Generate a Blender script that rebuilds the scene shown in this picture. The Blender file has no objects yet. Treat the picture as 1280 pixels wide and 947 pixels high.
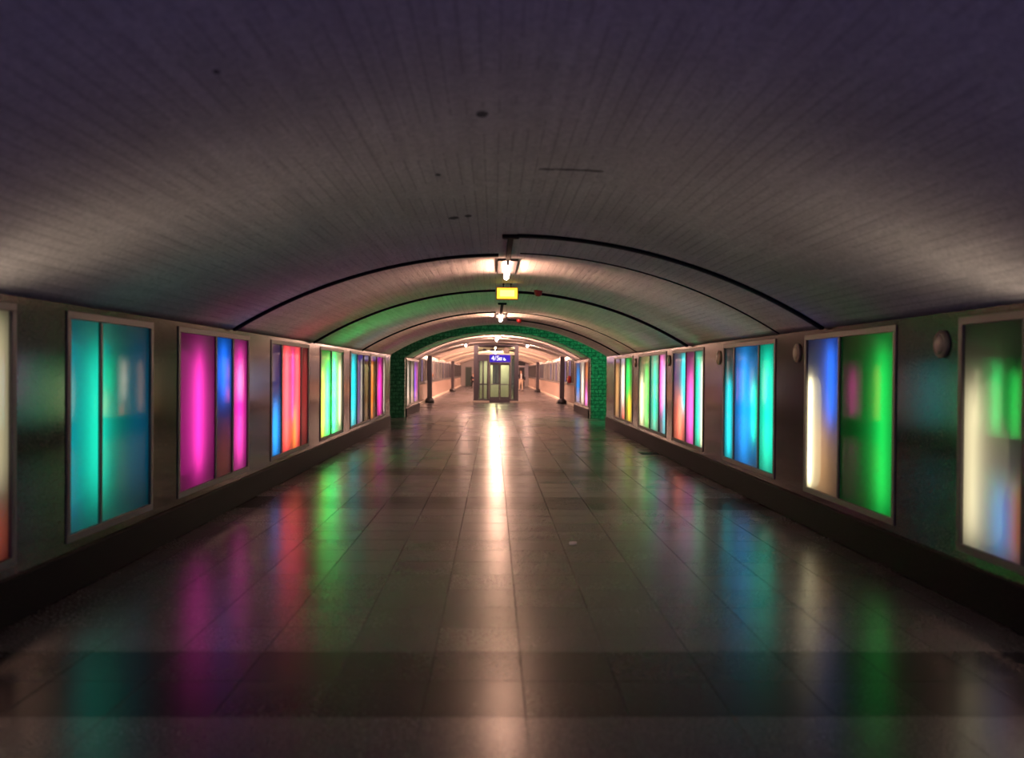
import bpy, bmesh, math, random
from mathutils import Vector, Matrix
random.seed(7)
PI = math.pi
scene = bpy.context.scene
COL = scene.collection

# ------------------------------------------------------------------ helpers
def lin(r, g, b):
    f = lambda c: (c/255/12.92) if c/255 <= 0.04045 else ((c/255+0.055)/1.055)**2.4
    return (f(r), f(g), f(b), 1.0)

def link(o, parent=None):
    COL.objects.link(o)
    if parent is not None:
        o.parent = parent
        o.matrix_parent_inverse = Matrix.Identity(4)
    return o

def obj(name, bm, mat, parent=None, smooth=False, loc=None):
    me = bpy.data.meshes.new(name)
    bmesh.ops.recalc_face_normals(bm, faces=bm.faces)
    if smooth:
        for f in bm.faces: f.smooth = True
    if loc is not None:
        bmesh.ops.translate(bm, verts=bm.verts, vec=-Vector(loc))
    bm.to_mesh(me); bm.free()
    for m in (mat if isinstance(mat, (list, tuple)) else [mat]):
        me.materials.append(m)
    o = bpy.data.objects.new(name, me)
    link(o, parent)
    if loc is not None: o.location = loc
    return o

def struct(name, bm, mat, parent=None, smooth=False):
    o = obj(name, bm, mat, parent, smooth)
    if parent is None: o['kind'] = 'structure'
    return o

def thing(name, label, cat, loc=(0, 0, 0), rz=0, group=None):
    o = bpy.data.objects.new(name, None)
    o.empty_display_size = 0.1
    link(o)
    o.location = loc; o.rotation_euler = (0, 0, rz)
    return tag(o, label, cat, group)

def tag(o, label, cat, group=None):
    o['label'] = label; o['category'] = cat
    if group: o['group'] = group
    return o

def box(bm, x0, x1, y0, y1, z0, z1, mi=0):
    vs = [bm.verts.new((x, y, z)) for x in (x0, x1) for y in (y0, y1) for z in (z0, z1)]
    for idx in ((0,1,3,2),(4,6,7,5),(0,4,5,1),(2,3,7,6),(0,2,6,4),(1,5,7,3)):
        f = bm.faces.new([vs[i] for i in idx]); f.material_index = mi

def bbox(bm, x0, x1, y0, y1, z0, z1, b=0.01, seg=2):
    """bevelled box"""
    t = bmesh.new(); box(t, x0, x1, y0, y1, z0, z1)
    bmesh.ops.recalc_face_normals(t, faces=t.faces)
    bmesh.ops.bevel(t, geom=list(t.edges), offset=b, segments=seg, profile=0.5, affect='EDGES')
    merge(bm, t)

def merge(bm, t):
    me = bpy.data.meshes.new('tmp'); t.to_mesh(me); t.free()
    bm.from_mesh(me); bpy.data.meshes.remove(me)

def lathe(bm, prof, seg=24, axis='Z', at=(0, 0, 0)):
    """revolve (r, h) profile"""
    rings = []
    def P(r, h, a):
        c, s = r*math.cos(a), r*math.sin(a)
        v = {'Z': (c, s, h), 'X': (h, c, s), 'Y': (c, h, s)}[axis]
        return (v[0]+at[0], v[1]+at[1], v[2]+at[2])
    for r, h in prof:
        if r < 1e-6: rings.append([bm.verts.new(P(0, h, 0))])
        else: rings.append([bm.verts.new(P(r, h, 2*PI*k/seg)) for k in range(seg)])
    for a, b in zip(rings, rings[1:]):
        for k in range(seg):
            k2 = (k+1) % seg
            if len(a) == 1 and len(b) == 1: continue
            if len(a) == 1: bm.faces.new((a[0], b[k], b[k2]))
            elif len(b) == 1: bm.faces.new((a[k], a[k2], b[0]))
            else: bm.faces.new((a[k], a[k2], b[k2], b[k]))

def capsule(bm, r, h0, h1, axis='Z', at=(0, 0, 0), seg=20, tip=1.0, n=6):
    """rounded tube; tip stretches the end caps"""
    pr = [(r*math.sin(PI/2*i/n), h0+r*tip*(1-math.cos(PI/2*i/n))) for i in range(n+1)]
    pr += [(r*math.sin(PI/2*i/n), h1-r*tip*(1-math.cos(PI/2*i/n))) for i in range(n, -1, -1)]
    lathe(bm, pr, seg, axis, at)

def tube(bm, p, q, r, seg=10):
    p, q = Vector(p), Vector(q); d = q-p
    m = d.to_track_quat('Z', 'Y').to_matrix().to_4x4(); m.translation = p
    t = bmesh.new(); lathe(t, [(0, 0), (r, 0), (r, d.length), (0, d.length)], seg)
    bmesh.ops.transform(t, matrix=m, verts=t.verts); merge(bm, t)

# ------------------------------------------------------------------ materials
class NT:
    def __init__(s, name):
        s.m = bpy.data.materials.new(name); s.m.use_nodes = True
        s.t = s.m.node_tree; s.t.nodes.clear()
        s.out = s.n('ShaderNodeOutputMaterial')
    def n(s, k, **kw):
        x = s.t.nodes.new(k)
        for a, v in kw.items(): setattr(x, a, v)
        return x
    def l(s, a, b): s.t.links.new(a, b)
    def val(s, sock, v):
        if isinstance(v, (int, float)): sock.default_value = v
        elif isinstance(v, tuple): sock.default_value = v
        else: s.l(v, sock)
    def math(s, op, a, b=0.0, c=0.0, clamp=False):
        x = s.n('ShaderNodeMath', operation=op, use_clamp=clamp)
        s.val(x.inputs[0], a); s.val(x.inputs[1], b); s.val(x.inputs[2], c)
        return x.outputs[0]
    def mix(s, f, a, b):
        x = s.n('ShaderNodeMix', data_type='RGBA')
        s.val(x.inputs[0], f); s.val(x.inputs[6], a); s.val(x.inputs[7], b)
        return x.outputs[2]
    def ramp(s, f, stops):
        x = s.n('ShaderNodeValToRGB'); s.l(f, x.inputs[0])
        e = x.color_ramp.elements
        while len(e) < len(stops): e.new(0.5)
        for i, (p, c) in enumerate(stops):
            e[i].position = p; e[i].color = c if isinstance(c, tuple) else (c, c, c, 1)
        return x.outputs[0]
    def coords(s):
        g = s.n('ShaderNodeNewGeometry')
        sp = s.n('ShaderNodeSeparateXYZ'); s.l(g.outputs['Position'], sp.inputs[0])
        return g.outputs['Position'], sp.outputs
    def noise(s, vec, scale, detail=3, rough=0.5):
        x = s.n('ShaderNodeTexNoise')
        s.l(vec, x.inputs['Vector']); x.inputs['Scale'].default_value = scale
        x.inputs['Detail'].default_value = detail; x.inputs['Roughness'].default_value = rough
        return x.outputs[0]
    def schlick(s):
        w = s.n('ShaderNodeLayerWeight'); w.inputs[0].default_value = 0.5
        return s.math('ADD', 0.045, s.math('MULTIPLY', s.math('POWER', w.outputs['Facing'], 5.0), 0.9))
    def bsdf(s, col, rough=0.5, metal=0.0, spec=0.5, bump=None, bstr=0.2, bdist=0.01, coat=0.0):
        p = s.n('ShaderNodeBsdfPrincipled')
        s.val(p.inputs['Base Color'], col); s.val(p.inputs['Roughness'], rough)
        p.inputs['Metallic'].default_value = metal
        p.inputs['Specular IOR Level'].default_value = spec
        p.inputs['Coat Weight'].default_value = coat
        if bump is not None:
            b = s.n('ShaderNodeBump'); b.inputs['Strength'].default_value = bstr
            b.inputs['Distance'].default_value = bdist
            s.l(bump, b.inputs['Height']); s.l(b.outputs[0], p.inputs['Normal'])
        s.l(p.outputs[0], s.out.inputs[0]); return p

def simple(name, col, rough=0.5, metal=0.0, spec=0.5, vary=0.25, scale=30):
    t = NT(name); pos, _ = t.coords()
    n = t.noise(pos, scale, 4)
    c0 = tuple(c*(1-vary) for c in col[:3])+(1,); c1 = tuple(min(1, c*(1+vary)) for c in col[:3])+(1,)
    t.bsdf(t.mix(n, c0, c1), rough, metal, spec)
    return t.m

def glow(name, col, strength):
    t = NT(name); e = t.n('ShaderNodeEmission')
    e.inputs[0].default_value = col; e.inputs[1].default_value = strength
    t.l(e.outputs[0], t.out.inputs[0]); return t.m

def floor_mat():
    t = NT('granite_floor'); pos, (x, y, z) = t.coords()
    TW, TL, X0, Y0 = 0.5, 0.49, 0.167, 4.2
    u = t.math('DIVIDE', t.math('SUBTRACT', x, X0), TW)
    v = t.math('DIVIDE', t.math('SUBTRACT', y, Y0), TL)
    fu, fv = t.math('FRACT', u), t.math('FRACT', v)
    def seam(f, w):
        d = t.math('MINIMUM', f, t.math('SUBTRACT', 1.0, f))
        return t.math('LESS_THAN', d, w)
    sm = t.math('MAXIMUM', seam(fu, 0.007), seam(fv, 0.007))
    cx = t.n('ShaderNodeCombineXYZ'); t.l(t.math('FLOOR', u), cx.inputs[0]); t.l(t.math('FLOOR', v), cx.inputs[1])
    wn = t.n('ShaderNodeTexWhiteNoise'); t.l(cx.outputs[0], wn.inputs[0]); rnd = wn.outputs[0]
    band = None
    for a, b in ((4.2, 5.18), (10.57, 11.55), (13.95, 14.85), (20.8, 21.4), (27.5, 27.7)):
        k = t.math('MULTIPLY', t.math('GREATER_THAN', y, a), t.math('LESS_THAN', y, b))
        band = k if band is None else t.math('MAXIMUM', band, k)
    sp1 = t.noise(pos, 75, 2, 0.8); sp2 = t.noise(pos, 45, 3, 0.7); big = t.noise(pos, 0.9, 3)
    base = t.ramp(sp1, [(0.30, (0.014, 0.013, 0.018, 1)), (0.52, (0.062, 0.056, 0.064, 1)), (0.72, (0.25, 0.22, 0.23, 1))])
    dark = t.ramp(sp1, [(0.30, (0.003, 0.0025, 0.006, 1)), (0.55, (0.010, 0.008, 0.014, 1)), (0.78, (0.05, 0.042, 0.048, 1))])
    c = t.mix(band, base, dark)
    c = t.mix(t.math('MULTIPLY', rnd, 0.22), c, (0.06, 0.05, 0.05, 1))
    c = t.mix(t.math('MULTIPLY', sm, 0.85), c, (0.006, 0.005, 0.006, 1))
    r = t.math('ADD', 0.225, t.math('MULTIPLY', sp2, 0.08))
    r = t.math('ADD', r, t.math('MULTIPLY', t.math('SUBTRACT', big, 0.5), 0.05))
    r = t.math('ADD', r, t.math('MULTIPLY', t.math('SUBTRACT', rnd, 0.5), 0.02))
    r = t.math('ADD', r, t.math('MULTIPLY', sm, 0.4))
    hgt = t.math('SUBTRACT', t.math('MULTIPLY', sp2, 0.15), sm)
    p = t.bsdf(c, r, 0, 0.45, bump=hgt, bstr=0.25, bdist=0.002)
    t.l(t.math('SUBTRACT', 0.45, t.math('MULTIPLY', band, 0.27)), p.inputs['Specular IOR Level'])
    return t.m

def vault_mat(name, cx, cz, tint, stains=False):
    t = NT(name); pos, (x, y, z) = t.coords()
    ang = t.math('ARCTAN2', t.math('SUBTRACT', x, cx), t.math('SUBTRACT', z, cz))
    arc = t.math('MULTIPLY', ang, 6.0)
    cv = t.n('ShaderNodeCombineXYZ'); t.l(t.math('MULTIPLY', arc, 13.0), cv.inputs[0]); t.l(t.math('MULTIPLY', y, 0.35), cv.inputs[1])
    st = t.noise(cv.outputs[0], 1.0, 2, 0.6)
    bf = t.math('FRACT', t.math('DIVIDE', arc, 0.085))
    ln = t.math('LESS_THAN', t.math('ABSOLUTE', t.math('SUBTRACT', bf, 0.5)), 0.06)
    brk = t.noise(pos, 1.7, 3)
    ln = t.math('MULTIPLY', ln, t.math('GREATER_THAN', brk, 0.47))
    gr = t.noise(pos, 70, 2, 0.8); big = t.noise(pos, 0.8, 4, 0.6)
    d = tuple(c*0.72 for c in tint[:3])+(1,); h = tuple(min(1, c*1.2) for c in tint[:3])+(1,)
    c = t.mix(st, d, h)
    c = t.mix(t.ramp(gr, [(0.3, 0.0), (0.7, 1.0)]), t.mix(0.32, c, (0.08, 0.075, 0.08, 1)), c)
    g2 = t.noise(pos, 26, 3, 0.9)
    c = t.mix(t.ramp(g2, [(0.36, 0.28), (0.60, 0.0)]), c, (0.06, 0.055, 0.07, 1))
    c = t.mix(t.math('MULTIPLY', t.ramp(big, [(0.35, 0.0), (0.7, 1.0)]), 0.25), c, (0.25, 0.22, 0.2, 1))
    c = t.mix(t.math('MULTIPLY', ln, 0.30), c, (0.12, 0.10, 0.09, 1))
    if stains:
        wob = t.math('MULTIPLY', t.math('SUBTRACT', t.noise(pos, 14, 3), 0.5), 0.07)
        m = None
        for sx, sy, rx, ry in ((-0.075, 4.8, .035, .06), (-0.37, 7.95, .05, .08), (-0.24, 7.9, .03, .07), (-1.18, 3.75, .015, .03), (-0.4, 6.2, .02, .05)):
            a = t.math('DIVIDE', t.math('SUBTRACT', x, sx), rx); b = t.math('DIVIDE', t.math('SUBTRACT', y, sy), ry)
            q = t.math('SQRT', t.math('ADD', t.math('MULTIPLY', a, a), t.math('MULTIPLY', b, b)))
            q = t.math('LESS_THAN', t.math('ADD', q, t.math('MULTIPLY', wob, 14)), 1.0)
            m = q if m is None else t.math('MAXIMUM', m, q)
        dy = t.math('ABSOLUTE', t.math('ADD', t.math('SUBTRACT', y, 6.06), t.math('ADD', wob, t.math('MULTIPLY', t.math('SUBTRACT', x, 0.5), 0.16))))
        ck = t.math('MULTIPLY', t.math('LESS_THAN', dy, 0.028), t.math('LESS_THAN', t.math('ABSOLUTE', t.math('SUBTRACT', x, 0.52)), 0.22))
        m = t.math('MAXIMUM', m, ck)
        c = t.mix(t.math('MULTIPLY', m, 0.8), c, (0.02, 0.018, 0.02, 1))
    hg = t.math('SUBTRACT', t.math('ADD', st, t.math('MULTIPLY', gr, 0.25)), t.math('MULTIPLY', ln, 0.8))
    t.bsdf(c, 0.75, 0, 0.25, bump=hg, bstr=0.55, bdist=0.012)
    return t.m

def granite(name, lo, mid, hi, rough=0.2, bw=None, scale=75, spec=0.5):
    t = NT(name); pos, (x, y, z) = t.coords()
    a = t.noise(pos, scale, 2, 0.7); b = t.noise(pos, 6, 3)
    c = t.ramp(a, [(0.3, lo), (0.52, mid), (0.72, hi)])
    c = t.mix(t.math('MULTIPLY', b, 0.4), c, lo)
    if bw:
        f = t.math('FRACT', t.math('DIVIDE', t.math('ADD', y, 0.31), bw))
        s = t.math('LESS_THAN', t.math('ABSOLUTE', t.math('SUBTRACT', f, 0.5)), 0.006)
        c = t.mix(s, c, (0.006, 0.005, 0.005, 1))
    t.bsdf(c, rough, 0, spec)
    return t.m

def rubble(name):
    t = NT(name); pos, (x, y, z) = t.coords()
    br = t.n('ShaderNodeTexBrick'); cv = t.n('ShaderNodeCombineXYZ')
    t.l(t.math('ADD', x, y), cv.inputs[0]); t.l(z, cv.inputs[1]); t.l(cv.outputs[0], br.inputs['Vector'])
    br.inputs['Scale'].default_value = 1.0; br.inputs['Brick Width'].default_value = 0.26
    br.inputs['Row Height'].default_value = 0.13; br.inputs['Mortar Size'].default_value = 0.012
    br.inputs['Color1'].default_value = (0.42, 0.42, 0.40, 1); br.inputs['Color2'].default_value = (0.24, 0.25, 0.24, 1)
    br.inputs['Mortar'].default_value = (0.06, 0.06, 0.06, 1)
    n = t.ramp(t.noise(pos, 11, 5, 0.8), [(0.35, 0.0), (0.62, 1.0)])
    c = t.mix(n, br.outputs[0], (0.05, 0.055, 0.052, 1))
    h = t.math('SUBTRACT', t.math('MULTIPLY', n, 1.2), br.outputs['Fac'])
    t.bsdf(c, 0.7, 0, 0.3, bump=h, bstr=0.8, bdist=0.06)
    return t.m

def diffuser(name, tcol=(0.82, 0.82, 0.82, 1), clear=0.05, crough=0.03):
    """thin translucent acrylic sheet behind polished glass"""
    t = NT(name); pos, _ = t.coords()
    tr = t.n('ShaderNodeBsdfTranslucent'); tr.inputs[0].default_value = tcol
    tp = t.n('ShaderNodeBsdfTransparent'); tp.inputs[0].default_value = tcol
    gl = t.n('ShaderNodeBsdfGlossy'); gl.inputs['Roughness'].default_value = crough
    gl.inputs[0].default_value = (0.6, 0.6, 0.6, 1)
    m1 = t.n('ShaderNodeMixShader'); m1.inputs[0].default_value = clear
    t.l(tr.outputs[0], m1.inputs[1]); t.l(tp.outputs[0], m1.inputs[2])
    m2 = t.n('ShaderNodeMixShader'); t.l(t.schlick(), m2.inputs[0])
    t.l(m1.outputs[0], m2.inputs[1]); t.l(gl.outputs[0], m2.inputs[2])
    t.l(m2.outputs[0], t.out.inputs[0])
    return t.m

def clear_glass(name, tint):
    t = NT(name)
    tp = t.n('ShaderNodeBsdfTransparent'); tp.inputs[0].default_value = tint
    gl = t.n('ShaderNodeBsdfGlossy'); gl.inputs['Roughness'].default_value = 0.04
    m2 = t.n('ShaderNodeMixShader'); t.l(t.schlick(), m2.inputs[0])
    t.l(tp.outputs[0], m2.inputs[1]); t.l(gl.outputs[0], m2.inputs[2])
    t.l(m2.outputs[0], t.out.inputs[0])
    return t.m

# vault geometry shared by shape and shading
XL, XR = -3.11, 3.41
ZS, ZC = 2.12, 3.055            # springing and crown
CXV = (XL+XR)/2; HW = (XR-XL)/2; RISE = ZC-ZS
RV = (HW*HW+RISE*RISE)/(2*RISE); CZV = ZC-RV
def vault_z(x): return CZV+math.sqrt(max(0, RV*RV-(x-CXV)**2))

M = dict(
    floor=floor_mat(),
    vault=vault_mat('board_marked_concrete', CXV, CZV, (0.84, 0.79, 0.75, 1), True),
    vault2=vault_mat('pale_plaster_vault', CXV, -4.5, (0.72, 0.62, 0.54, 1)),
    pier=granite('brown_granite', (0.005, 0.003, 0.005, 1), (0.026, 0.017, 0.018, 1), (0.17, 0.115, 0.105, 1), 0.13, 0.61),
    plinth=granite('black_plinth_stone', (0.003, 0.002, 0.004, 1), (0.007, 0.005, 0.008, 1), (0.03, 0.024, 0.027, 1), 0.6, spec=0.08),
    rubble=rubble('rough_stone'),
    joint=simple('dark_rubber', (0.006, 0.006, 0.012, 1), 0.8, 0, 0.05),
    frame=simple('brushed_aluminium', (0.14, 0.125, 0.13, 1), 0.5, 0.3),
    housing=simple('grey_box_lining', (0.04, 0.04, 0.045, 1), 0.8, 0, 0.1),
    diff=diffuser('frosted_acrylic'),
    steel=simple('dark_steel', (0.085, 0.075, 0.09, 1), 0.38, 0.6),
    grey=simple('grey_lacquer', (0.22, 0.21, 0.21, 1), 0.5),
    dark=simple('black_paint', (0.015, 0.013, 0.017, 1), 0.5),
    tile=granite('pale_wall_tile', (0.26, 0.17, 0.13, 1), (0.46, 0.31, 0.25, 1), (0.60, 0.44, 0.36, 1), 0.22, 0.9, 40),
    plaster=simple('grey_plaster', (0.36, 0.33, 0.33, 1), 0.8),
    winglass=simple('frosted_window_glass', (0.42, 0.36, 0.37, 1), 0.15),
    winpale=simple('pale_window_glass', (0.70, 0.58, 0.52, 1), 0.12),
    winglow=glow('window_pane_added_glow', (1.0, 0.62, 0.46, 1), 0.9),  # glow put into the panes for the hall light they reflect
    winviolet=glow('violet_window_pane_added_glow', (0.52, 0.34, 0.62, 1), 0.5),  # violet glow put into the pane, no lamp behind it
    glass=clear_glass('lift_glass', (0.74, 0.84, 0.77, 1)),
    red=simple('red_lacquer', (0.28, 0.008, 0.012, 1), 0.4),
    stone=simple('pale_stone', (0.55, 0.47, 0.38, 1), 0.5),
    paper=simple('white_paper', (0.85, 0.84, 0.80, 1), 0.8, 0, 0.2, 0.05),
    cover=simple('beige_cover', (0.27, 0.22, 0.18, 1), 0.45),
    violet=glow('violet_lit_sign', lin(62, 40, 170), 1.0),
    white=glow('white_lit_letters', lin(255, 245, 255), 1.3),
    lamp=glow('warm_tube_light', (1.0, 0.54, 0.37, 1), 105.0),
    lampside=glow('pink_tube_light', (1.0, 0.58, 0.46, 1), 260.0),
    lamp2=glow('pink_white_tube_light', (1.0, 0.54, 0.38, 1), 1150.0),
    cabin=glow('lift_cabin_light', (1.0, 0.85, 0.55, 1), 22.0),
    signface=glow('yellow_lit_panel', (1.0, 0.60, 0.04, 1), 1.7),
    signcore=glow('yellow_lit_field', (1.0, 0.86, 0.14, 1), 2.2),
    amber=simple('amber_plastic', (0.75, 0.30, 0.03, 1), 0.4),
    skin=simple('skin', (0.52, 0.30, 0.22, 1), 0.6),
    navy=simple('navy_cloth', (0.012, 0.012, 0.020, 1), 0.9),
    cream=simple('cream_cloth', (0.62, 0.48, 0.36, 1), 0.9),
    whitecloth=simple('white_cloth', (0.72, 0.66, 0.66, 1), 0.9),
    hair=simple('brown_hair', (0.05, 0.022, 0.015, 1), 0.6),
    doorg=simple('dark_green_door', (0.02, 0.045, 0.04, 1), 0.4),
)

# ------------------------------------------------------------------ light boxes
PZ0, PZ1 = 0.37, 2.075
C = dict(
    teal=(0.012, 0.86, 0.53, 1), cyan=(0.012, 0.66, 0.74, 1), blue=(0.012, 0.13, 0.80, 1), azure=(0.012, 0.27, 0.82, 1),
    pink=(0.95, 0.035, 0.46, 1), magenta=(0.92, 0.03, 0.42, 1), rose=(0.85, 0.12, 0.50, 1), red=(1.0, 0.075, 0.075, 1), salmon=(1.0, 0.17, 0.09, 1), orange=(1.0, 0.24, 0.03, 1),
    green=(0.012, 0.66, 0.085, 1), mint=(0.01, 0.78, 0.17, 1), yellow=(0.90, 0.58, 0.03, 1), cream=(1.0, 0.86, 0.50, 1), white=(1.0, 0.80, 0.62, 1),
    ceiling_fill=(1.0, 0.80, 0.62, 1), violet=(0.20, 0.05, 0.75, 1), tan=(0.75, 0.36, 0.13, 1))
_gm = {}
def tube_mat(c, s):
    k = (c, s)
    if k not in _gm: _gm[k] = glow(c+'_tube_light', C[c], s)
    return _gm[k]

TS = 3.9     # radiance of a full strength tube
def light_box(side, y0, y1, mull, tubes, label, group, parts=True, z0=PZ0, z1=PZ1, x=None, depth=0.46):
    """tubes: (y, z0, z1, radius, distance behind the pane, colour, strength)"""
    s = -1 if side == 'L' else 1
    xw = x if x is not None else (XL if s < 0 else XR)
    t = thing('light_box', label, 'light box', (xw, (y0+y1)/2, z0), 0, group)
    L = lambda bm: bmesh.ops.translate(bm, verts=bm.verts, vec=(-xw, -(y0+y1)/2, -z0))
    X = lambda d: xw+s*d               # d metres into the wall
    def bx(bm, d0, d1, a, b, c, d):
        u, v = sorted((X(d0), X(d1))); box(bm, u, v, a, b, c, d)
    h = bmesh.new()
    bx(h, depth-0.02, depth, y0, y1, z0, z1)
    bx(h, 0.025, depth-0.02, y0, y1, z0, z0+0.02); bx(h, 0.025, depth-0.02, y0, y1, z1-0.02, z1)
    for q in [y0, y1-0.02]: bx(h, 0.025, depth-0.02, q, q+0.02, z0+0.02, z1-0.02)
    if parts:
        for q in mull: bx(h, 0.025, depth-0.02, q-0.01, q+0.01, z0+0.02, z1-0.02)
    L(h); obj('housing', h, M['housing'], t)
    f = bmesh.new(); fw = 0.058
    def fb(a, b, c, d, o=0.012):
        u, v = sorted((X(-o), X(0.02))); bbox(f, u, v, a, b, c, d, 0.004, 1)
    fb(y0, y1, z0, z0+fw); fb(y0, y1, z1-fw, z1); fb(y0, y0+fw, z0+fw, z1-fw); fb(y1-fw, y1, z0+fw, z1-fw)
    L(f); obj('frame', f, M['frame'], t)
    for q in mull:
        m = bmesh.new(); u, v = sorted((X(-0.008), X(0.02))); bbox(m, u, v, q-0.022, q+0.022, z0+fw, z1-fw, 0.006, 1)
        L(m); obj('mullion', m, M['frame'], t)
    es = [y0+0.02]+list(mull)+[y1-0.02]
    for a, b in zip(es, es[1:]):
        g = bmesh.new()
        xx = X(0.012)
        g.faces.new([g.verts.new(p) for p in ((xx, a+.01, z0+.02), (xx, b-.01, z0+.02), (xx, b-.01, z1-.02), (xx, a+.01, z1-.02))])
        L(g); obj('diffuser_pane', g, M['diff'], t)
    for (ty, a, b, r, D, c, k) in tubes:
        tip = min(2.6, 0.45*(b-a)/r)
        g = bmesh.new(); capsule(g, r, a, b, 'Z', (X(D+r), ty, 0), tip=tip)
        L(g); obj('light_tube', g, tube_mat(c, round(TS*k, 3)), t, smooth=True)
    return t

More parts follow.
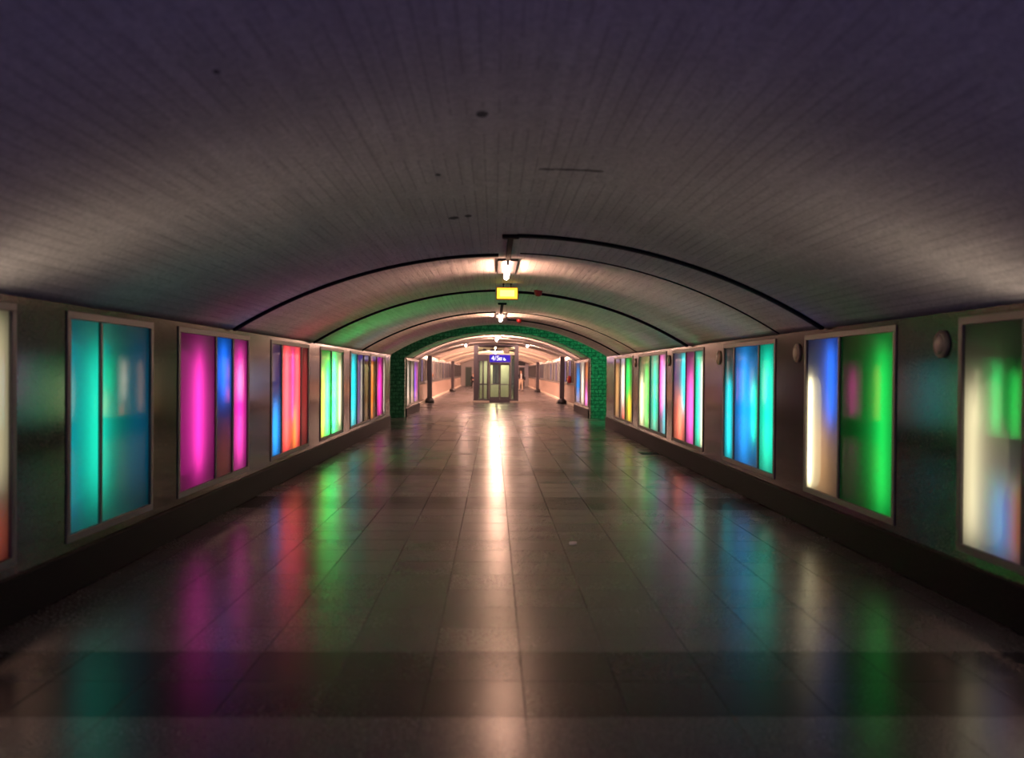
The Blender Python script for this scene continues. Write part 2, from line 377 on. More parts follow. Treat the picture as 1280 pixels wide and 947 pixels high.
GL, GR = 'coloured light boxes along the left wall', 'coloured light boxes along the right wall'
LB = [
 ('L', 3.6, 5.79, [4.6, 5.40], [(5.60, .85, 2.0, .10, .03, 'cream', .16), (5.60, .42, .80, .08, .06, 'salmon', .10), (5.18, 1.0, 2.03, .15, .03, 'ceiling_fill', 2.4), (4.9, 1.0, 2.03, .1, .06, 'ceiling_fill', 1.4), (4.1, .5, 1.9, .13, .1, 'tan', .4)],  # strong pair out of view is added to brighten the ceiling
  'cream glowing light box cut off by the left edge of the photo', GL),
 ('L', 6.47, 8.09, [7.04], [(7.00, .56, 1.88, .19, .03, 'teal', .29), (7.8, .6, 1.9, .06, .25, 'azure', .16), (6.55, .5, 1.9, .04, .2, 'azure', .3)],
  'light box with teal glow in both panes, nearest whole one on the left wall', GL),
 ('L', 8.73, 11.25, [9.93, 10.57], [(9.40, .52, 1.86, .17, .02, 'pink', .55), (10.25, 1.30, 1.95, .13, .05, 'blue', .9), (10.25, .45, 1.0, .05, .25, 'salmon', .25), (10.90, .48, 1.92, .14, .03, 'pink', .6)],
  'light box with two pink panes around a blue topped one', GL),
 ('L', 12.35, 14.87, [13.0, 14.3], [(12.68, .42, 1.20, .13, .04, 'azure', 1.0), (12.7, 1.3, 1.9, .04, .25, 'violet', .3), (13.35, .45, 2.0, .14, .05, 'red', 1.5), (14.05, .5, 2.0, .12, .05, 'red', 1.2), (13.75, .85, 1.95, .05, .05, 'magenta', .8), (13.9, .42, 1.1, .08, .05, 'orange', .9), (14.6, .5, 1.9, .06, .2, 'red', .5)],
  'light box with a wide red pane beside a narrow pane blue at the bottom', GL),
 ('L', 15.84, 18.3, [16.95], [(16.15, .42, 1.65, .10, .04, 'yellow', 1.0), (16.62, .42, 1.75, .14, .04, 'green', 5.5), (17.28, .42, 1.9, .15, .04, 'mint', 4.2), (17.95, .55, 1.80, .08, .02, 'cream', 1.0)],
  'light box of yellow, green and cream tubes on the left wall', GL),
 ('L', 19.15, 22.2, [20.15, 21.2], [(19.65, .42, 1.98, .20, .04, 'cyan', 1.1), (20.4, .45, 1.9, .07, .15, 'violet', .35), (20.85, .45, 1.9, .03, .05, 'white', .7), (21.7, .45, 1.9, .04, .1, 'tan', .5)],
  'light box with one cyan tube and dim panes on the left wall', GL),
 ('L', 22.3, 25.3, [23.5, 24.9], [(22.65, .42, 1.9, .11, .04, 'orange', .9), (24.2, .45, 1.85, .24, .04, 'magenta', 1.2), (25.08, .45, 1.9, .06, .03, 'white', 1.2)],
  'light box with orange and magenta tubes, last before the stone arch', GL),
 ('R', 4.0, 6.38, [4.8, 5.58], [(6.22, .43, 1.62, .12, .025, 'cream', .26), (5.88, 1.25, 1.72, .06, .04, 'green', .10), (5.86, .42, .95, .09, .04, 'azure', .2), (5.70, .42, .98, .06, .04, 'salmon', .10), (5.36, 1.0, 2.03, .15, .03, 'ceiling_fill', 2.4), (5.1, 1.0, 2.03, .1, .06, 'ceiling_fill', 1.4), (4.4, .5, 1.9, .12, .1, 'tan', .4)],  # two strongest tubes, unseen, added as extra light for the vault
  'light box with a dim cream tube, cut off by the right edge of the photo', GR),
 ('R', 7.38, 9.57, [8.62], [(9.44, .44, 1.62, .055, .02, 'cream', 1.2), (9.1, .42, 1.2, .05, .2, 'tan', .8), (8.88, 1.12, 1.99, .10, .04, 'blue', .6), (7.68, .39, 1.94, .16, .015, 'green', .33)],
  'light box with a cream tube at one side, bright green at the other', GR),
 ('R', 10.57, 13.0, [11.26, 12.42], [(12.72, .42, 1.60, .10, .03, 'cyan', .7), (11.95, .42, 1.97, .19, .06, 'azure', .75), (11.50, .75, 1.55, .10, .02, 'teal', .6), (10.93, .42, 1.97, .20, .03, 'teal', .55)],
  'light box with three panes of teal, blue and bright teal', GR),
 ('R', 14.2, 16.7, [14.88, 15.56], [(16.08, .42, 1.20, .18, .04, 'salmon', 1.2), (15.78, .95, 1.97, .11, .03, 'cyan', 1.2), (16.4, 1.3, 1.9, .06, .2, 'violet', .3), (15.2, .42, 1.72, .22, .04, 'rose', .9), (14.62, .45, 1.97, .13, .03, 'teal', .65), (14.36, .45, 1.85, .045, .03, 'cream', 1.2)],
  'light box with a pink middle pane between salmon and teal ones', GR),
 ('R', 17.3, 20.65, [18.1, 19.15], [(20.25, .47, 1.58, .15, .03, 'cream', 1.3), (19.6, .45, 1.8, .15, .04, 'green', 1.2), (18.62, .42, 1.97, .2, .03, 'teal', .7), (17.82, .85, 1.97, .13, .03, 'rose', 1.3), (17.52, .42, 1.8, .10, .06, 'cyan', .8)],
  'light box with cream, green, teal and pink tubes on the right wall', GR),
 ('R', 21.5, 24.8, [22.75, 23.7], [(24.3, .45, 1.9, .13, .05, 'tan', .9), (23.2, .75, 1.9, .17, .03, 'white', 1.3), (23.1, .42, .72, .15, .04, 'salmon', 1.0), (22.35, .95, 1.95, .20, .03, 'green', 1.2), (22.1, .42, 1.1, .17, .03, 'yellow', 1.2)],
  'light box with tan, white and green tubes, last before the stone arch', GR),
 ('L', 31.6, 36.6, [33.0, 34.6], [(32.2, .5, 1.9, .13, .05, 'white', .9), (33.8, .5, 1.9, .10, .05, 'white', .8), (35.0, .45, 1.9, .16, .03, 'violet', 1.5), (35.9, .45, 1.9, .10, .03, 'rose', 1.0)],
  'pale light box with a violet strip just inside the second tunnel on the left', 'light boxes inside the second tunnel'),
 ('R', 31.6, 36.6, [32.9, 34.5], [(35.6, .45, 1.9, .32, .04, 'azure', 1.1), (33.8, .45, 1.9, .28, .04, 'white', 1.3), (32.3, 1.2, 1.95, .22, .04, 'orange', .7), (32.4, .42, 1.0, .28, .03, 'rose', 1.6)],
  'light box with blue, white and pink strips just inside the second tunnel on the right', 'light boxes inside the second tunnel'),
]
for a in LB: light_box(*a, parts=(a[1] != 6.47))

# ------------------------------------------------------------------ shell, first tunnel
YA, YB, YP, YP2, YE = -1.2, 26.5, 31.0, 37.0, 97.0
f = bmesh.new(); box(f, -9, 9.4, YA, YE+0.3, -0.2, 0.0)
struct('floor', f, M['floor'])

def vault(name, y0, y1, xl, xr, zs, zc, mat, th=0.3, n=72):
    cx, hw, ri = (xl+xr)/2, (xr-xl)/2, zc-zs
    R = (hw*hw+ri*ri)/(2*ri); cz = zc-R; A = math.asin(hw/R)
    bm = bmesh.new(); rows = []
    for (r, y) in ((R, y0), (R, y1), (R+th, y1), (R+th, y0)):
        rows.append([bm.verts.new((cx+r*math.sin(-A+2*A*k/n), y, cz+r*math.cos(-A+2*A*k/n))) for k in range(n+1)])
    for i in range(4):
        a, b = rows[i], rows[(i+1) % 4]
        for k in range(n):
            q = bm.faces.new((a[k], a[k+1], b[k+1], b[k])); q.smooth = (i in (0, 2))
    for k in (0, n): bm.faces.new([rows[i][k] for i in range(4)])
    return struct(name, bm, mat)
vault('ceiling', YA, YB, XL, XR, ZS, ZC, M['vault'])
vault('ceiling', YP+0.4, YP2, XL, XR, ZS, ZC, M['vault2'])

def side_wall(side, boxes, y0, y1):
    s = -1 if side == 'left' else 1
    xw = XL if s < 0 else XR
    u, v = sorted((xw, xw+s*0.5))
    bm = bmesh.new()
    box(bm, u, v, y0, y1, PZ1, ZS+0.16); box(bm, u, v, y0, y1, 0.30, PZ0)
    ys = [y0]+[q for b in boxes for q in b]+[y1]
    for a, b in zip(ys[::2], ys[1::2]):
        if b-a > 1e-3: box(bm, u, v, a, b, PZ0, PZ1)
    struct('wall_'+side, bm, M['pier'])
    p = bmesh.new(); u, v = sorted((xw-s*0.03, xw+s*0.5)); bbox(p, u, v, y0, y1, 0.0, 0.30, 0.008, 1)
    struct('baseboard_'+side, p, M['plinth'])
for sd, key in (('left', 'L'), ('right', 'R')):
    bs = [(a[1], a[2]) for a in LB if a[0] == key]
    side_wall(sd, [b for b in bs if b[0] < 27], YA, YB)
    side_wall(sd, [b for b in bs if b[0] > 27], YP+0.42, YP2)

# arched stone walls (an arch opening in a wall across the passage)
def arch_wall(name, y0, y1, xl, xr, zs, zc, mat, x0=-8.5, x1=8.9, ztop=4.4, n=48, z0=0.0):
    cx, hw, ri = (xl+xr)/2, (xr-xl)/2, zc-zs
    R = (hw*hw+ri*ri)/(2*ri); cz = zc-R; A = math.asin(hw/R)
    inner = [(xl, z0)]+[(cx+R*math.sin(-A+2*A*k/n), cz+R*math.cos(-A+2*A*k/n)) for k in range(n+1)]+[(xr, z0)]
    outer = [(x0, z0), (x0, zs)]+[(x0+(x1-x0)*k/n, ztop) for k in range(1, n)]+[(x1, zs), (x1, z0)]
    outer[1] = (x0, ztop); outer[-2] = (x1, ztop)
    bm = bmesh.new()
    V = [[bm.verts.new((p[0], y, p[1])) for p in ring] for y in (y0, y1) for ring in (inner, outer)]
    m = len(inner)
    for k in range(m-1):
        bm.faces.new((V[0][k], V[0][k+1], V[1][k+1], V[1][k]))
        bm.faces.new((V[2][k], V[2][k+1], V[3][k+1], V[3][k]))
        bm.faces.new((V[0][k], V[0][k+1], V[2][k+1], V[2][k]))
        bm.faces.new((V[1][k], V[1][k+1], V[3][k+1], V[3][k]))
    for k in (0, m-1): bm.faces.new((V[0][k], V[1][k], V[3][k], V[2][k]))
    return struct(name, bm, mat)
arch_wall('wall_front', YB-0.35, YB, XL-0.5, XR+0.5, ZS, ZC+0.30, M['pier'])
arch_wall('wall_back', YP, YP+0.45, XL-0.02, XR+0.02, ZS, ZC, M['rubble'])
g = bmesh.new(); box(g, -8.5, 8.9, YB-0.35, YP+0.45, 4.4, 4.6); struct('ceiling', g, M['plaster'])
for s, xx in (('left', -8.7), ('right', 8.9)):
    g = bmesh.new(); box(g, xx, xx+0.2, YB-0.35, YP+0.45, 0, 4.4); struct('wall_'+s, g, M['rubble'])

# dark joints and conduits that follow the vault
trim_n = 0
def joint(y, x0, x1, w=0.07, h=0.035, n=40):
    global trim_n
    trim_n += 1
    bm = bmesh.new(); rows = []
    for r, yy in ((RV+0.01, y-w/2), (RV-h, y-w/2), (RV-h, y+w/2), (RV+0.01, y+w/2)):
        row = []
        for k in range(n+1):
            a = math.asin((x0+(x1-x0)*k/n-CXV)/RV)
            row.append(bm.verts.new((CXV+r*math.sin(a), yy, CZV+r*math.cos(a))))
        rows.append(row)
    for i in range(4):
        for k in range(n):
            bm.faces.new((rows[i][k], rows[i][k+1], rows[(i+1) % 4][k+1], rows[(i+1) % 4][k]))
    for k in (0, n): bm.faces.new([rows[i][k] for i in range(4)])
    struct('trim_%d' % trim_n, bm, M['joint'])
joint(9.0, 0.23, XR-0.02, 0.09, 0.030)
joint(10.5, XL+0.02, 0.05, 0.08, 0.032); joint(10.4, 0.3, XR-0.02, 0.035, 0.012)
joint(15.15, XL+0.02, 0.02, 0.09, 0.030); joint(15.3, 0.40, XR-0.02, 0.10, 0.038)
joint(20.7, XL+0.02, 0.04, 0.08, 0.028); joint(20.75, 0.3, XR-0.02, 0.05, 0.012); joint(23.6, 0.36, XR-0.02, 0.09, 0.030)
joint(33.5, XL+0.02, XR-0.02, 0.10, 0.02)

# ------------------------------------------------------------------ second hall
HXL, HXR, HZS, HZC = -3.60, 3.85, 2.44, 3.20
vault('ceiling', YP2, YE, HXL, HXR, HZS, HZC, M['vault2'])
arch_wall('wall_middle', YP2-0.25, YP2, XL, XR, ZS, ZC, M['plaster'], HXL-0.5, HXR+0.5, 3.7)
win = 0
for side, xw, s in (('left', HXL, -1), ('right', HXR, 1)):
    u, v = sorted((xw, xw+s*0.5))
    bm = bmesh.new(); box(bm, u, v, YP2, YE, 0.12, 1.04); box(bm, u, v, YP2, YE, 2.30, HZS+0.2)
    u2, v2 = sorted((xw+s*0.3, xw+s*0.5)); box(bm, u2, v2, YP2, YE, 1.04, 2.30)
    q = YP2
    while q < YE-0.5:
        box(bm, u, v, q, q+0.55, 1.04, 2.30); q += 4.0
    struct('wall_'+side, bm, M['tile'])
    p = bmesh.new(); u, v = sorted((xw-s*0.04, xw+s*0.5)); bbox(p, u, v, YP2, YE, 0, 0.12, 0.01, 1); struct('baseboard_'+side, p, M['stone'])
    p = bmesh.new(); u, v = sorted((xw-s*0.06, xw+s*0.28)); bbox(p, u, v, YP2, YE, 1.0, 1.05, 0.008, 1)
    trim_n += 1; struct('trim_%d' % trim_n, p, M['dark'])
    q = YP2
    while q < YE-3.8:
        win += 1
        fr = bmesh.new(); X = lambda d: xw+s*d
        def fb(a, b, c, d):
            u, v = sorted((X(-0.02), X(0.08))); bbox(fr, u, v, a, b, c, d, 0.006, 1)
        a, b = q+0.55, q+4.0
        fb(a, b, 1.05, 1.12); fb(a, b, 2.22, 2.30)
        for k in range(4):
            c = a+(b-a)*k/3; fb(max(a, c-0.045), min(b, c+0.045), 1.12, 2.22)
        o = struct('window_%d' % win, fr, M['dark'])
        for k in range(3):
            c0, c1 = a+(b-a)*k/3, a+(b-a)*(k+1)/3
            pn = bmesh.new(); u, v = sorted((X(0.03), X(0.05))); box(pn, u, v, c0+.02, c1-.02, 1.08, 2.26)
            obj('pane', pn, M[random.choice(('winglass', 'winglow', 'winpale', 'winglow', 'winviolet'))], o)
        q += 4.0
for y in (58.0, 66.0, 80.0):      # pale arch ribs
    cx, hw, ri = (HXL+HXR)/2, (HXR-HXL)/2, HZC-HZS
    R = (hw*hw+ri*ri)/(2*ri); cz = HZC-R; A = math.asin(hw/R); n = 40
    bm = bmesh.new()
    rows = [[bm.verts.new((cx+r*math.sin(-A+2*A*k/n), yy, cz+r*math.cos(-A+2*A*k/n))) for k in range(n+1)] for r, yy in ((R+.02, y), (R-.12, y), (R-.12, y+.5), (R+.02, y+.5))]
    for i in range(4):
        for k in range(n): bm.faces.new((rows[i][k], rows[i][k+1], rows[(i+1) % 4][k+1], rows[(i+1) % 4][k]))
    for k in (0, n): bm.faces.new([rows[i][k] for i in range(4)])
    trim_n += 1; struct('trim_%d' % trim_n, bm, M['stone'])
w = bmesh.new(); box(w, HXL-0.5, HXR+0.5, YE, YE+0.3, 0, 3.7); struct('wall_end', w, M['plaster'])
# doors in the end wall
for i, (x0, x1, m) in enumerate(((-3.15, -2.35, 'doorg'), (2.72, 3.45, 'dark'))):
    d = bmesh.new(); bbox(d, x0+.07, x1-.07, YE-0.05, YE-0.001, 0.02, 2.08, 0.01, 1)
    o = struct('door_%d' % (i+1), d, M[m])
    fr = bmesh.new(); box(fr, x0, x0+.07, YE-.08, YE-.001, 0, 2.15); box(fr, x1-.07, x1, YE-.08, YE-.001, 0, 2.15); box(fr, x0+.07, x1-.07, YE-.08, YE-.001, 2.08, 2.15)
    obj('door_frame', fr, M['grey'], o)
    hd = bmesh.new(); tube(hd, (x1-.16, YE-.09, .95), (x1-.16, YE-.09, 1.15), .012); tube(hd, (x1-.16, YE-.09, 1.05), (x1-.16, YE-.05, 1.05), .01)
    obj('door_handle', hd, M['frame'], o)

# ------------------------------------------------------------------ dark posts in the second hall
def post(x, y, label):
    t = thing('steel_post', label, 'post', (x, y, 0), 0, 'dark posts along the second tunnel')
    b = bmesh.new(); bbox(b, -.12, .12, -.12, .12, 0.22, 2.44, 0.02); obj('shaft', b, M['steel'], t)
    b = bmesh.new(); lathe(b, [(0, 0), (.24, 0), (.25, .10), (.22, .20), (.14, .26), (0, .26)], 20); obj('foot', b, M['dark'], t, True)
post(HXL+.30, 45.6, 'dark post by the left wall, nearer one beside the glass lift')
post(HXR-.30, 45.6, 'dark post by the right wall, nearer one beside the glass lift')
post(HXL+.30, 71.0, 'dark post by the left wall, farther and thinner looking one')
post(HXR-.30, 71.0, 'dark post by the right wall, farther one near the walking person')

# red wall boxes just past the posts
def red_box(x, y, z, s, label):
    t = thing('alarm_box', label, 'alarm box', (x, y, z), 0, 'red alarm boxes')
    b = bmesh.new(); bbox(b, min(0, -s*.16), max(0, -s*.16), -.14, .14, -.18, .18, .05, 3); obj('case', b, M['red'], t, True)
    b = bmesh.new(); lathe(b, [(0, -s*.16), (.07, -s*.16), (.07, -s*.19), (0, -s*.19)], 16, 'X'); obj('button', b, M['amber'], t)
red_box(HXR-.02, 43.6, 1.28, 1, 'red rounded alarm box on the right wall beside the dark post')
red_box(HXL+.01, 49.6, 1.40, -1, 'red rounded alarm box on the left wall just past the dark post')

# ------------------------------------------------------------------ ceiling lamps
def batten(y, length, x, zc, mat, label, conduit=0.0, group='warm ceiling lamps', r=0.034, drop=0.085):
    t = thing('ceiling_lamp', label, 'lamp', (x, y, zc), 0, group)
    b = bmesh.new(); bbox(b, -.13, .13, 0, length, -.03, 0.012, 0.008); obj('housing', b, M['dark'], t)
    for q in (0.03, length-0.05):
        b = bmesh.new(); bbox(b, -.018, .018, q, q+.02, -drop, -.03, 0.004, 1); obj('lamp_holder', b, M['grey'], t)
    b = bmesh.new(); capsule(b, r, 0.05, length-0.05, 'Y', (0, 0, -drop), seg=14); obj('light_tube', b, mat, t, True)
    if conduit:
        b = bmesh.new(); bbox(b, -.03, .03, -conduit, 0, -.03, 0.012, 0.006, 1); obj('conduit', b, M['joint'], t)
        b = bmesh.new(); bbox(b, -.09, .09, -conduit-.06, -conduit+.06, -.035, 0.012, 0.01, 1); obj('junction_box', b, M['joint'], t)
    return t
batten(10.95, 1.45, 0.167, ZC, M['lamp'], 'warm tube lamp on the vault just in front of the yellow sign', 1.9, r=0.035)
batten(21.25, 1.45, 0.167, ZC, M['lamp'], 'warm tube lamp on the vault behind the yellow sign', 3.2, r=0.045)
batten(34.2, 1.5, 0.15, ZC, M['lamp2'], 'pink white tube lamp just inside the stone arch', 0)
hz = lambda x: (lambda cx, hw, ri: (HZC-((hw*hw+ri*ri)/(2*ri)))+math.sqrt(((hw*hw+ri*ri)/(2*ri))**2-(x-cx)**2))((HXL+HXR)/2, (HXR-HXL)/2, HZC-HZS)
for y, x, lab in ((40.5, .12, 'pink white tube lamp on the crown of the vault in front of the lift'),
                  (45.2, -1.45, 'pink white tube lamp on the vault beside the lift top, left side'),
                  (45.2, 1.75, 'pink white tube lamp on the vault beside the lift top, right side')):
    batten(y, 1.0, x, hz(x)-.005, M['lampside'], lab, group='tube lamps by the lift')
for y in (50.5, 54.0, 60.0, 65.0, 70.5, 75.5, 84.0, 91.0):
    batten(y, 1.6, .12, hz(.12)-.005, M['lamp2'], 'tube lamp on the crown of the vault hidden behind the lift', group='crown lamps behind the lift')

# ------------------------------------------------------------------ yellow hanging sign
t = thing('hanging_sign', 'small yellow illuminated sign hanging from the vault under the lamp', 'sign', (0.205, 14.0, 2.79))
b = bmesh.new(); bbox(b, -.175, .175, -.05, .05, 0, .20, 0.012); obj('sign_case', b, M['amber'], t)
b = bmesh.new(); bbox(b, -.160, .160, -.058, -.048, .016, .184, 0.003, 1); obj('sign_face', b, M['signface'], t)
b = bmesh.new(); bbox(b, -.115, .115, -.062, -.056, .05, .15, 0.002, 1); obj('lit_field', b, M['signcore'], t)
for xx in (-.06, .06):
    b = bmesh.new(); tube(b, (xx, 0, .2), (xx, 0, .268), .008); lathe(b, [(0, .235), (.018, .24), (.018, .252), (0, .257)], 10, 'Z', (xx, 0, 0)); obj('hanger', b, M['dark'], t)

# ------------------------------------------------------------------ red detectors
def detector(x, y, label):
    z = vault_z(x)
    t = thing('smoke_detector', label, 'detector', (x, y, z+0.004), 0, 'red detectors on the vault')
    b = bmesh.new(); lathe(b, [(0, 0), (.075, 0), (.075, -.03), (0, -.03)], 20); obj('base', b, M['red'], t)
    b = bmesh.new(); lathe(b, [(.066, -.03), (.066, -.065), (.04, -.10), (0, -.105)], 20); obj('sensor_head', b, M['red'], t, True)
detector(0.745, 14.9, 'red detector on the vault right of the yellow sign')
detector(0.66, 23.2, 'red detector on the vault near the stone arch')

# ------------------------------------------------------------------ round covers on the right wall
for y, lb in ((6.62, 'round cover on the right wall between the cream box and the green tube box'),
              (9.80, 'round cover on the right wall between the cream tube and the bright teal box'),
              (13.25, 'round cover on the right wall between the teal box and the pink one'),
              (17.02, 'round cover on the right wall just past the pink light box'),
              (21.1, 'small looking round cover on the right wall, farthest one')):
    t = thing('round_cover', lb, 'wall cover', (XR, y, 1.885), 0, 'round covers on the right wall')
    b = bmesh.new(); lathe(b, [(0, .001), (.105, .001), (.105, -.018), (.088, -.03), (.080, -.030), (.078, -.022), (0, -.022)], 32, 'X'); obj('rim', b, M['cover'], t)
    b = bmesh.new()
    lathe(b, [(0, -.022), (.076, -.022), (.06, -.034), (0, -.038)], 32, 'X'); obj('face_plate', b, M['cover'], t, True)

# ------------------------------------------------------------------ floor bits
b = bmesh.new()
pts = [(-.035, -.05), (.0, -.065), (.04, -.03), (.045, .02), (.01, .05), (-.03, .04)]
top = [b.verts.new((x, y, .010+.012*math.sin(9*x+7*y))) for x, y in pts]; bot = [b.verts.new((x, y, .0015)) for x, y in pts]
b.faces.new(top); b.faces.new(bot[::-1])
for k in range(6): b.faces.new((top[k], bot[k], bot[(k+1) % 6], top[(k+1) % 6]))
o = obj('paper_scrap', b, M['paper']); o.location = (0.77, 8.45, 0); tag(o, 'small white scrap of paper lying on the dark tiles', 'litter')
b = bmesh.new(); bbox(b, -.38, 0, -.2, .2, 0, .012, .004, 1)
t = thing('floor_drain', 'dark drain grate on the floor beside the right plinth', 'drain', (XR-.05, 17.9, 0))
obj('drain_frame', b, M['dark'], t)
b = bmesh.new()
for k in range(7): box(b, -.35, -.03, -.165+k*.05, -.145+k*.05, .012, .018)
obj('grate', b, M['steel'], t)
b = bmesh.new(); bbox(b, 2.2, 3.0, 90.6, 91.8, 0, .03, .01); o = obj('floor_mat', b, M['dark']); tag(o, 'dark doormat on the floor by the far right door', 'mat')

# ------------------------------------------------------------------ glass lift
LX0, LX1, LY0, LY1, LZ = -1.06, 1.32, 46.7, 49.0, 3.08
t = thing('glass_lift', 'glass lift tower with grey posts and violet sign in mid passage', 'lift', (0, LY0, 0))
def lp(name, mat, *boxes, bev=0.01, par=None, smooth=False):
    b = bmesh.new()
    for q in boxes: bbox(b, q[0], q[1], q[2], q[3], q[4], q[5], bev, 1)
    return obj(name, b, mat, par or t)
D = LY1-LY0
for x0 in (LX0, LX1-.22):
    for y0 in (0, D-.22): lp('corner_post', M['steel'], (x0, x0+.22, y0, y0+.22, 0, LZ))
lp('base_plate', M['steel'], (LX0+.22, LX1-.22, .02, D-.02, 0, .17))
lp('header_beam', M['stone'], (LX0+.22, LX1-.22, .0, .14, 2.53, 2.60))
lp('roof_beam', M['steel'], (LX0+.22, LX1-.22, .02, .12, 3.0, 3.08), (LX0+.22, LX1-.22, D-.12, D-.02, 2.98, 3.06))
lp('door_jamb', M['frame'], (-.29, -.22, -.01, .12, .17, 2.53)); lp('door_jamb', M['frame'], (.87, .94, -.01, .12, .17, 2.53))
# sign
sg = lp('sign_panel', M['violet'], (-.22, .87, -.02, .08, 2.14, 2.53))
lp('sign_rail', M['frame'], (-.22, .87, -.03, .08, 2.09, 2.14))
def text_mesh(body, size):
    cu = bpy.data.curves.new('txt', 'FONT'); cu.body = body; cu.size = size; cu.extrude = 0.006; cu.offset = 0.0
    o = bpy.data.objects.new('txt', cu); COL.objects.link(o)
    bpy.context.view_layer.update()
    me = bpy.data.meshes.new_from_object(o.evaluated_get(bpy.context.evaluated_depsgraph_get()))
    bpy.data.objects.remove(o); bpy.data.curves.remove(cu)
    return me
me = text_mesh('4/5', 0.34); me.materials.append(M['white'])
o = bpy.data.objects.new('lettering', me); link(o, t); o.location = (-.13, -.026, 2.235); o.rotation_euler = (PI/2, 0, 0)
b = bmesh.new()      # small pictogram: a box outline with a bar, then a triangle
for q in ((.30, .44, 2.355, 2.385), (.30, .335, 2.235, 2.355), (.36, .44, 2.29, 2.32), (.335, .44, 2.235, 2.262)): box(b, q[0], q[1], -.032, -.02, q[2], q[3])
vs = [[b.verts.new((x, y, z)) for x, z in ((.51, 2.235), (.66, 2.235), (.53, 2.385))] for y in (-.032, -.02)]
b.faces.new(vs[0]); b.faces.new(vs[1][::-1])
for k in range(3): b.faces.new((vs[0][k], vs[0][(k+1) % 3], vs[1][(k+1) % 3], vs[1][k]))
obj('pictogram', b, M['white'], t)
# doors
for x0, x1 in ((-.22, .325), (.325, .87)):
    d = lp('door_leaf', M['steel'], (x0+.005, x0+.055, .03, .08, .17, 2.09), (x1-.055, x1-.005, .03, .08, .17, 2.09), (x0+.055, x1-.055, .03, .08, .17, .30), (x0+.055, x1-.055, .03, .08, 1.98, 2.09))
    g = lp('door_glass', M['glass'], (x0+.05, x1-.05, .05, .062, .28, 2.0), bev=.002, par=d)
    lp('push_bar', M['frame'], (x0+.06, x1-.06, .01, .03, .93, .985), par=d)
# side light beside the door
lp('side_frame', M['steel'], (LX0+.22, LX0+.28, .02, .1, .17, 2.53), (-.35, -.29, .02, .1, .17, 2.53), (-.60, -.52, .02, .1, .17, 2.2), (LX0+.28, -.35, .02, .1, .93, 1.0), (LX0+.28, -.35, .02, .1, 2.2, 2.53))
lp('side_glass', M['glass'], (LX0+.27, -.34, .055, .067, .17, 2.25), bev=.002)
lp('side_glass', M['glass'], (.94, LX1-.22, .055, .067, .17, 2.5), bev=.002)
for xx in (LX0+.10, LX1-.11):
    lp('wall_glass', M['glass'], (xx, xx+.012, .22, D-.22, .17, 3.0), bev=.002)
    lp('wall_rail', M['steel'], (xx-.02, xx+.03, .22, D-.22, .93, 1.0))
lp('back_frame', M['steel'], (LX0+.22, LX1-.22, D-.12, D-.04, .93, 1.0), (.1, .16, D-.12, D-.04, .17, 2.98))
lp('back_glass', M['glass'], (LX0+.2, LX1-.2, D-.09, D-.078, .17, 3.0), bev=.002)
# cabin and gear
lp('cabin', M['stone'], (-.75, -.05, 1.75, 1.80, .17, 2.3), (.35, .95, 1.75, 1.80, .17, 2.3), (-.05, .35, 1.76, 1.79, .17, .95), (-.75, -.70, .4, 1.75, .17, 1.0), (.90, .95, .4, 1.75, .17, 1.0))  # low middle panel added to block lamp glare through the cabin
lp('cabin_roof', M['grey'], (-.80, 1.0, .3, 1.85, 2.3, 2.38))
lp('cabin_light', M['cabin'], (-.4, .7, .7, 1.4, 2.275, 2.299), bev=.004)
b = bmesh.new(); tube(b, (-.8, .4, 2.78), (1.05, .4, 2.78), .028); tube(b, (.12, .4, 2.78), (.12, .4, 3.0), .02)
for xx in (-.5, -.1, .15): bbox(b, xx-.08, xx+.08, .3, .5, 2.72, 2.86, .02, 1)
obj('door_gear', b, M['dark'], t)
b = bmesh.new(); lathe(b, [(0, .28), (.15, .28), (.17, .36), (.17, .5), (.1, .56), (0, .56)], 20, 'Y', (.66, 0, 2.78)); obj('motor', b, M['cover'], t)
lp('plinth_step', M['stone'], (LX0-.05, -.22, -.28, 0, 0, .09)); lp('plinth_step', M['stone'], (.87, LX1+.02, -.28, 0, 0, .09))

# dark information sign hanging at far right
t = thing('information_sign', 'dark information sign on the far end wall above the right door', 'sign', (3.05, YE-.1, 2.28))
b = bmesh.new(); bbox(b, -.42, .42, -.04, .099, 0, .5, .01); obj('sign_board', b, M['dark'], t)
b = bmesh.new(); bbox(b, -.42, .42, -.05, .099, -.08, 0, .01, 1); obj('sign_edge', b, M['whitecloth'], t)

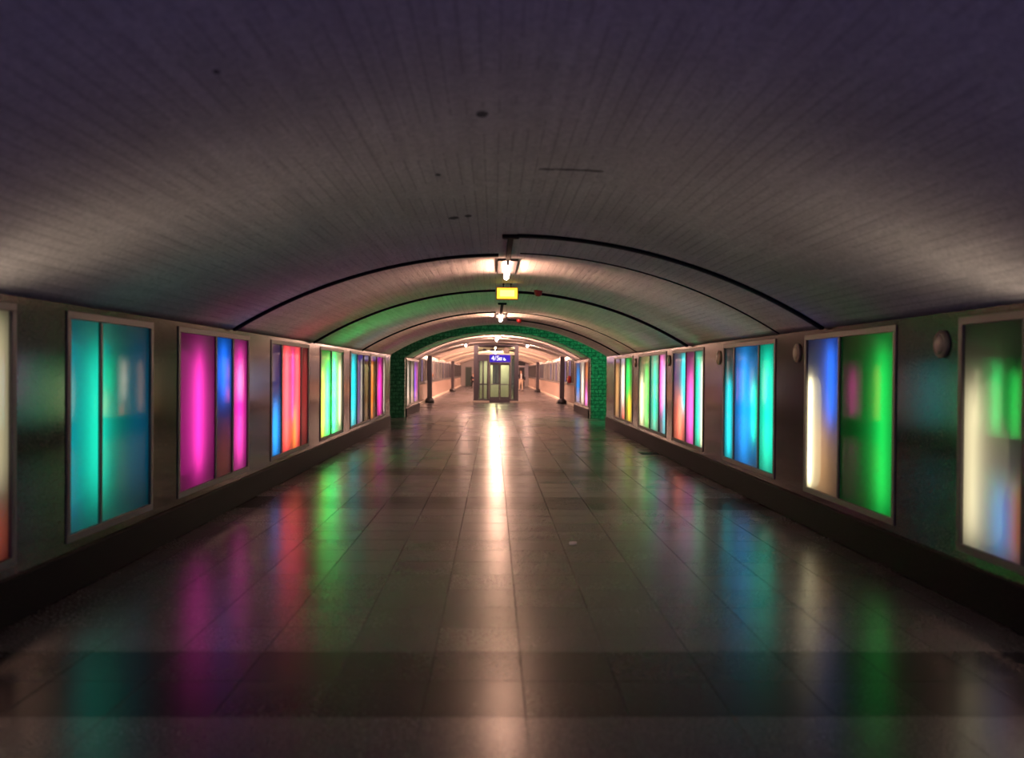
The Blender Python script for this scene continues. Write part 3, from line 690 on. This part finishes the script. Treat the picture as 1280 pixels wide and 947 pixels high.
# ------------------------------------------------------------------ people (far away)
def person(name, label, loc, rz, h, trousers, jacket, shirt=None, bag=False):
    root = thing(name, label, 'person', loc, rz)
    J = dict(pel=(0, 0, .93), ch=(0, -.01, 1.22), nk=(0, 0, 1.46), hd=(0, -.02, 1.60), tp=(0, -.01, 1.73),
             shl=(.17, 0, 1.41), ell=(.24, .03, 1.14), wrl=(.25, -.07, .91), shr=(-.17, 0, 1.41), elr=(-.25, .06, 1.15), wrr=(-.24, .05, .90),
             hil=(.09, 0, .88), knl=(.10, -.14, .50), anl=(.10, -.17, .09), tol=(.11, -.33, .04),
             hir=(-.09, 0, .88), knr=(-.10, .02, .49), anr=(-.10, .24, .13), tor=(-.11, .13, .04))
    E = [('pel','ch'),('ch','nk'),('nk','hd'),('hd','tp'),('ch','shl'),('shl','ell'),('ell','wrl'),('ch','shr'),('shr','elr'),('elr','wrr'),
         ('pel','hil'),('hil','knl'),('knl','anl'),('anl','tol'),('pel','hir'),('hir','knr'),('knr','anr'),('anr','tor')]
    Rr = dict(pel=.14, ch=.15, nk=.055, hd=.088, tp=.06, shl=.06, ell=.042, wrl=.03, shr=.06, elr=.042, wrr=.03, hil=.095, knl=.06, anl=.04, tol=.035, hir=.095, knr=.06, anr=.04, tor=.035)
    fingers = []
    for sd, w in (('l', 'wrl'), ('r', 'wrr')):
        wx, wy, wz = J[w]
        J['pm'+sd] = (wx, wy-.01, wz-.07); Rr['pm'+sd] = .028; E.append((w, 'pm'+sd))
        for q, (dy, ln) in enumerate(((-.03, .075), (-.01, .085), (.01, .08), (.028, .065))):
            J['f%s%d' % (sd, q)] = (wx-.01, wy-.01+dy, wz-.08-ln*.55); J['g%s%d' % (sd, q)] = (wx-.02*(1 if wx > 0 else -1), wy-.02+dy, wz-.08-ln)
            Rr['f%s%d' % (sd, q)] = .010; Rr['g%s%d' % (sd, q)] = .008
            E += [('pm'+sd, 'f%s%d' % (sd, q)), ('f%s%d' % (sd, q), 'g%s%d' % (sd, q))]
        J['t'+sd] = (wx-.01, wy-.06, wz-.09); Rr['t'+sd] = .011; E.append(('pm'+sd, 't'+sd))
    k = h/1.78
    def skin(nm, keys, grow, mat, sub=2, rootk=None):
        me = bpy.data.meshes.new(nm); ks = list(keys); ix = {q: i for i, q in enumerate(ks)}
        me.from_pydata([tuple(c*k for c in J[q]) for q in ks], [(ix[a], ix[b]) for a, b in E if a in ix and b in ix], [])
        o = bpy.data.objects.new(nm, me); link(o, root)
        md = o.modifiers.new('skin', 'SKIN'); sv = me.skin_vertices[0].data
        for q in ks:
            r = Rr[q]*k*grow; sv[ix[q]].radius = (r, r)
        sv[ix[rootk or ks[0]]].use_root = True
        o.modifiers.new('sub', 'SUBSURF').levels = sub; o.modifiers['sub'].render_levels = sub
        dg = bpy.context.evaluated_depsgraph_get()
        m2 = bpy.data.meshes.new_from_object(o.evaluated_get(dg)); m2.materials.append(mat)
        for p in m2.polygons: p.use_smooth = True
        o.modifiers.clear(); o.data = m2; bpy.data.meshes.remove(me); m2.name = nm
        return o
    skin('body', J.keys(), 1.0, M['skin'], rootk='pel')
    skin('trousers', ['pel', 'hil', 'knl', 'anl', 'hir', 'knr', 'anr'], 1.16, trousers)
    skin('jacket', ['ch', 'pel', 'shl', 'ell', 'wrl', 'shr', 'elr', 'wrr'], 1.18, jacket)
    for a in ('anl', 'anr'):
        p = Vector(J[a])*k; b = bmesh.new(); bbox(b, p.x-.045, p.x+.045, p.y-.20, p.y+.05, max(0, p.z-.10), max(0, p.z-.10)+.085, .03, 3); obj('shoe', b, M['navy'], root, True)
    b = bmesh.new(); bmesh.ops.create_icosphere(b, subdivisions=3, radius=1)
    bmesh.ops.delete(b, geom=[v for v in b.verts if v.co.y < -.25 and v.co.z < .45], context='VERTS')
    bmesh.ops.scale(b, vec=(.105*k, .12*k, .14*k), verts=b.verts); bmesh.ops.translate(b, vec=(0, -.005*k, 1.665*k), verts=b.verts); obj('hair', b, M['hair'], root, True)
    b = bmesh.new()
    lathe(b, [(0, 0), (.014, .005), (.018, .02), (.008, .05), (0, .055)], 8, 'Z', (0, -.112*k, 1.60*k)); obj('nose', b, M['skin'], root, True)
    if shirt:
        b = bmesh.new(); bbox(b, -.055*k, .06*k, -.205*k, -.12*k, .98*k, 1.44*k, .03, 3); obj('shirt', b, shirt, root, True)
    if bag:
        b = bmesh.new(); bbox(b, .22*k, .38*k, -.16*k, .16*k, .92*k, 1.20*k, .04, 3); tube(b, (.30*k, 0, 1.19*k), (.15*k, 0, 1.47*k), .012); 
        obj('shoulder_bag', b, M['navy'], root, True)
    return root
person('person', 'person in dark jacket and cream trousers walking past the lift on the right', (2.33, 75.0, 0), 0.15, 1.78, M['cream'], M['navy'], M['whitecloth'], True)
person('person', 'small person in dark clothes half hidden behind the left edge of the lift', (-2.00, 86.0, 0), 0.3, 1.45, M['navy'], M['navy'])

# ------------------------------------------------------------------ green lamps in the cross passage (out of sight round the corner)
def area(name, loc, target, sx, sy, col, power):
    l = bpy.data.lights.new(name, 'AREA'); l.shape = 'RECTANGLE'; l.size = sx; l.size_y = sy; l.color = col; l.energy = power
    o = bpy.data.objects.new(name, l); COL.objects.link(o); o.location = loc
    o.rotation_euler = (Vector(target)-Vector(loc)).to_track_quat('-Z', 'Y').to_euler(); return o
area('green_passage_light', (4.9, 27.3, 2.2), (3.2, 31.0, 1.6), 0.2, 1.6, (0.03, 1.0, 0.30), 130)
area('green_passage_light', (2.8, 27.3, 3.9), (1.8, 31.0, 2.9), 1.6, 0.2, (0.03, 1.0, 0.32), 40)
area('green_passage_light', (-5.6, 27.3, 2.4), (-3.2, 31.0, 2.0), 0.2, 1.6, (0.05, 0.6, 0.6), 1.5)

# ------------------------------------------------------------------ world, camera, colour
wd = bpy.data.worlds.new('world'); scene.world = wd; wd.use_nodes = True
bg = wd.node_tree.nodes['Background']; bg.inputs[0].default_value = (0.30, 0.25, 0.62, 1); bg.inputs[1].default_value = 0.5

cam = bpy.data.cameras.new('camera'); co = bpy.data.objects.new('camera', cam); COL.objects.link(co)
cam.sensor_width = 36; cam.lens = 1100/1280*36
co.location = (0, 0, 1.655)
yaw, pitch, roll = math.atan(23/1100), math.atan(9.5/1100), 0.0076
co.rotation_euler = (Matrix.Rotation(-yaw, 3, 'Z') @ Matrix.Rotation(PI/2-pitch, 3, 'X') @ Matrix.Rotation(roll, 3, 'Z')).to_euler()
cam.clip_end = 300
cam.dof.use_dof = True; cam.dof.focus_distance = 17; cam.dof.aperture_fstop = 1.1
scene.camera = co
vs = scene.view_settings
vs.view_transform = 'Standard'; vs.look = 'None'; vs.exposure = 0.45; vs.gamma = 1; vs.use_curve_mapping = False
cy = scene.cycles
cy.use_denoising = True; cy.max_bounces = 10; cy.diffuse_bounces = 5; cy.glossy_bounces = 4; cy.transmission_bounces = 6
cy.transparent_max_bounces = 12; cy.sample_clamp_indirect = 4; cy.use_adaptive_sampling = False
cy.caustics_reflective = False; cy.caustics_refractive = False
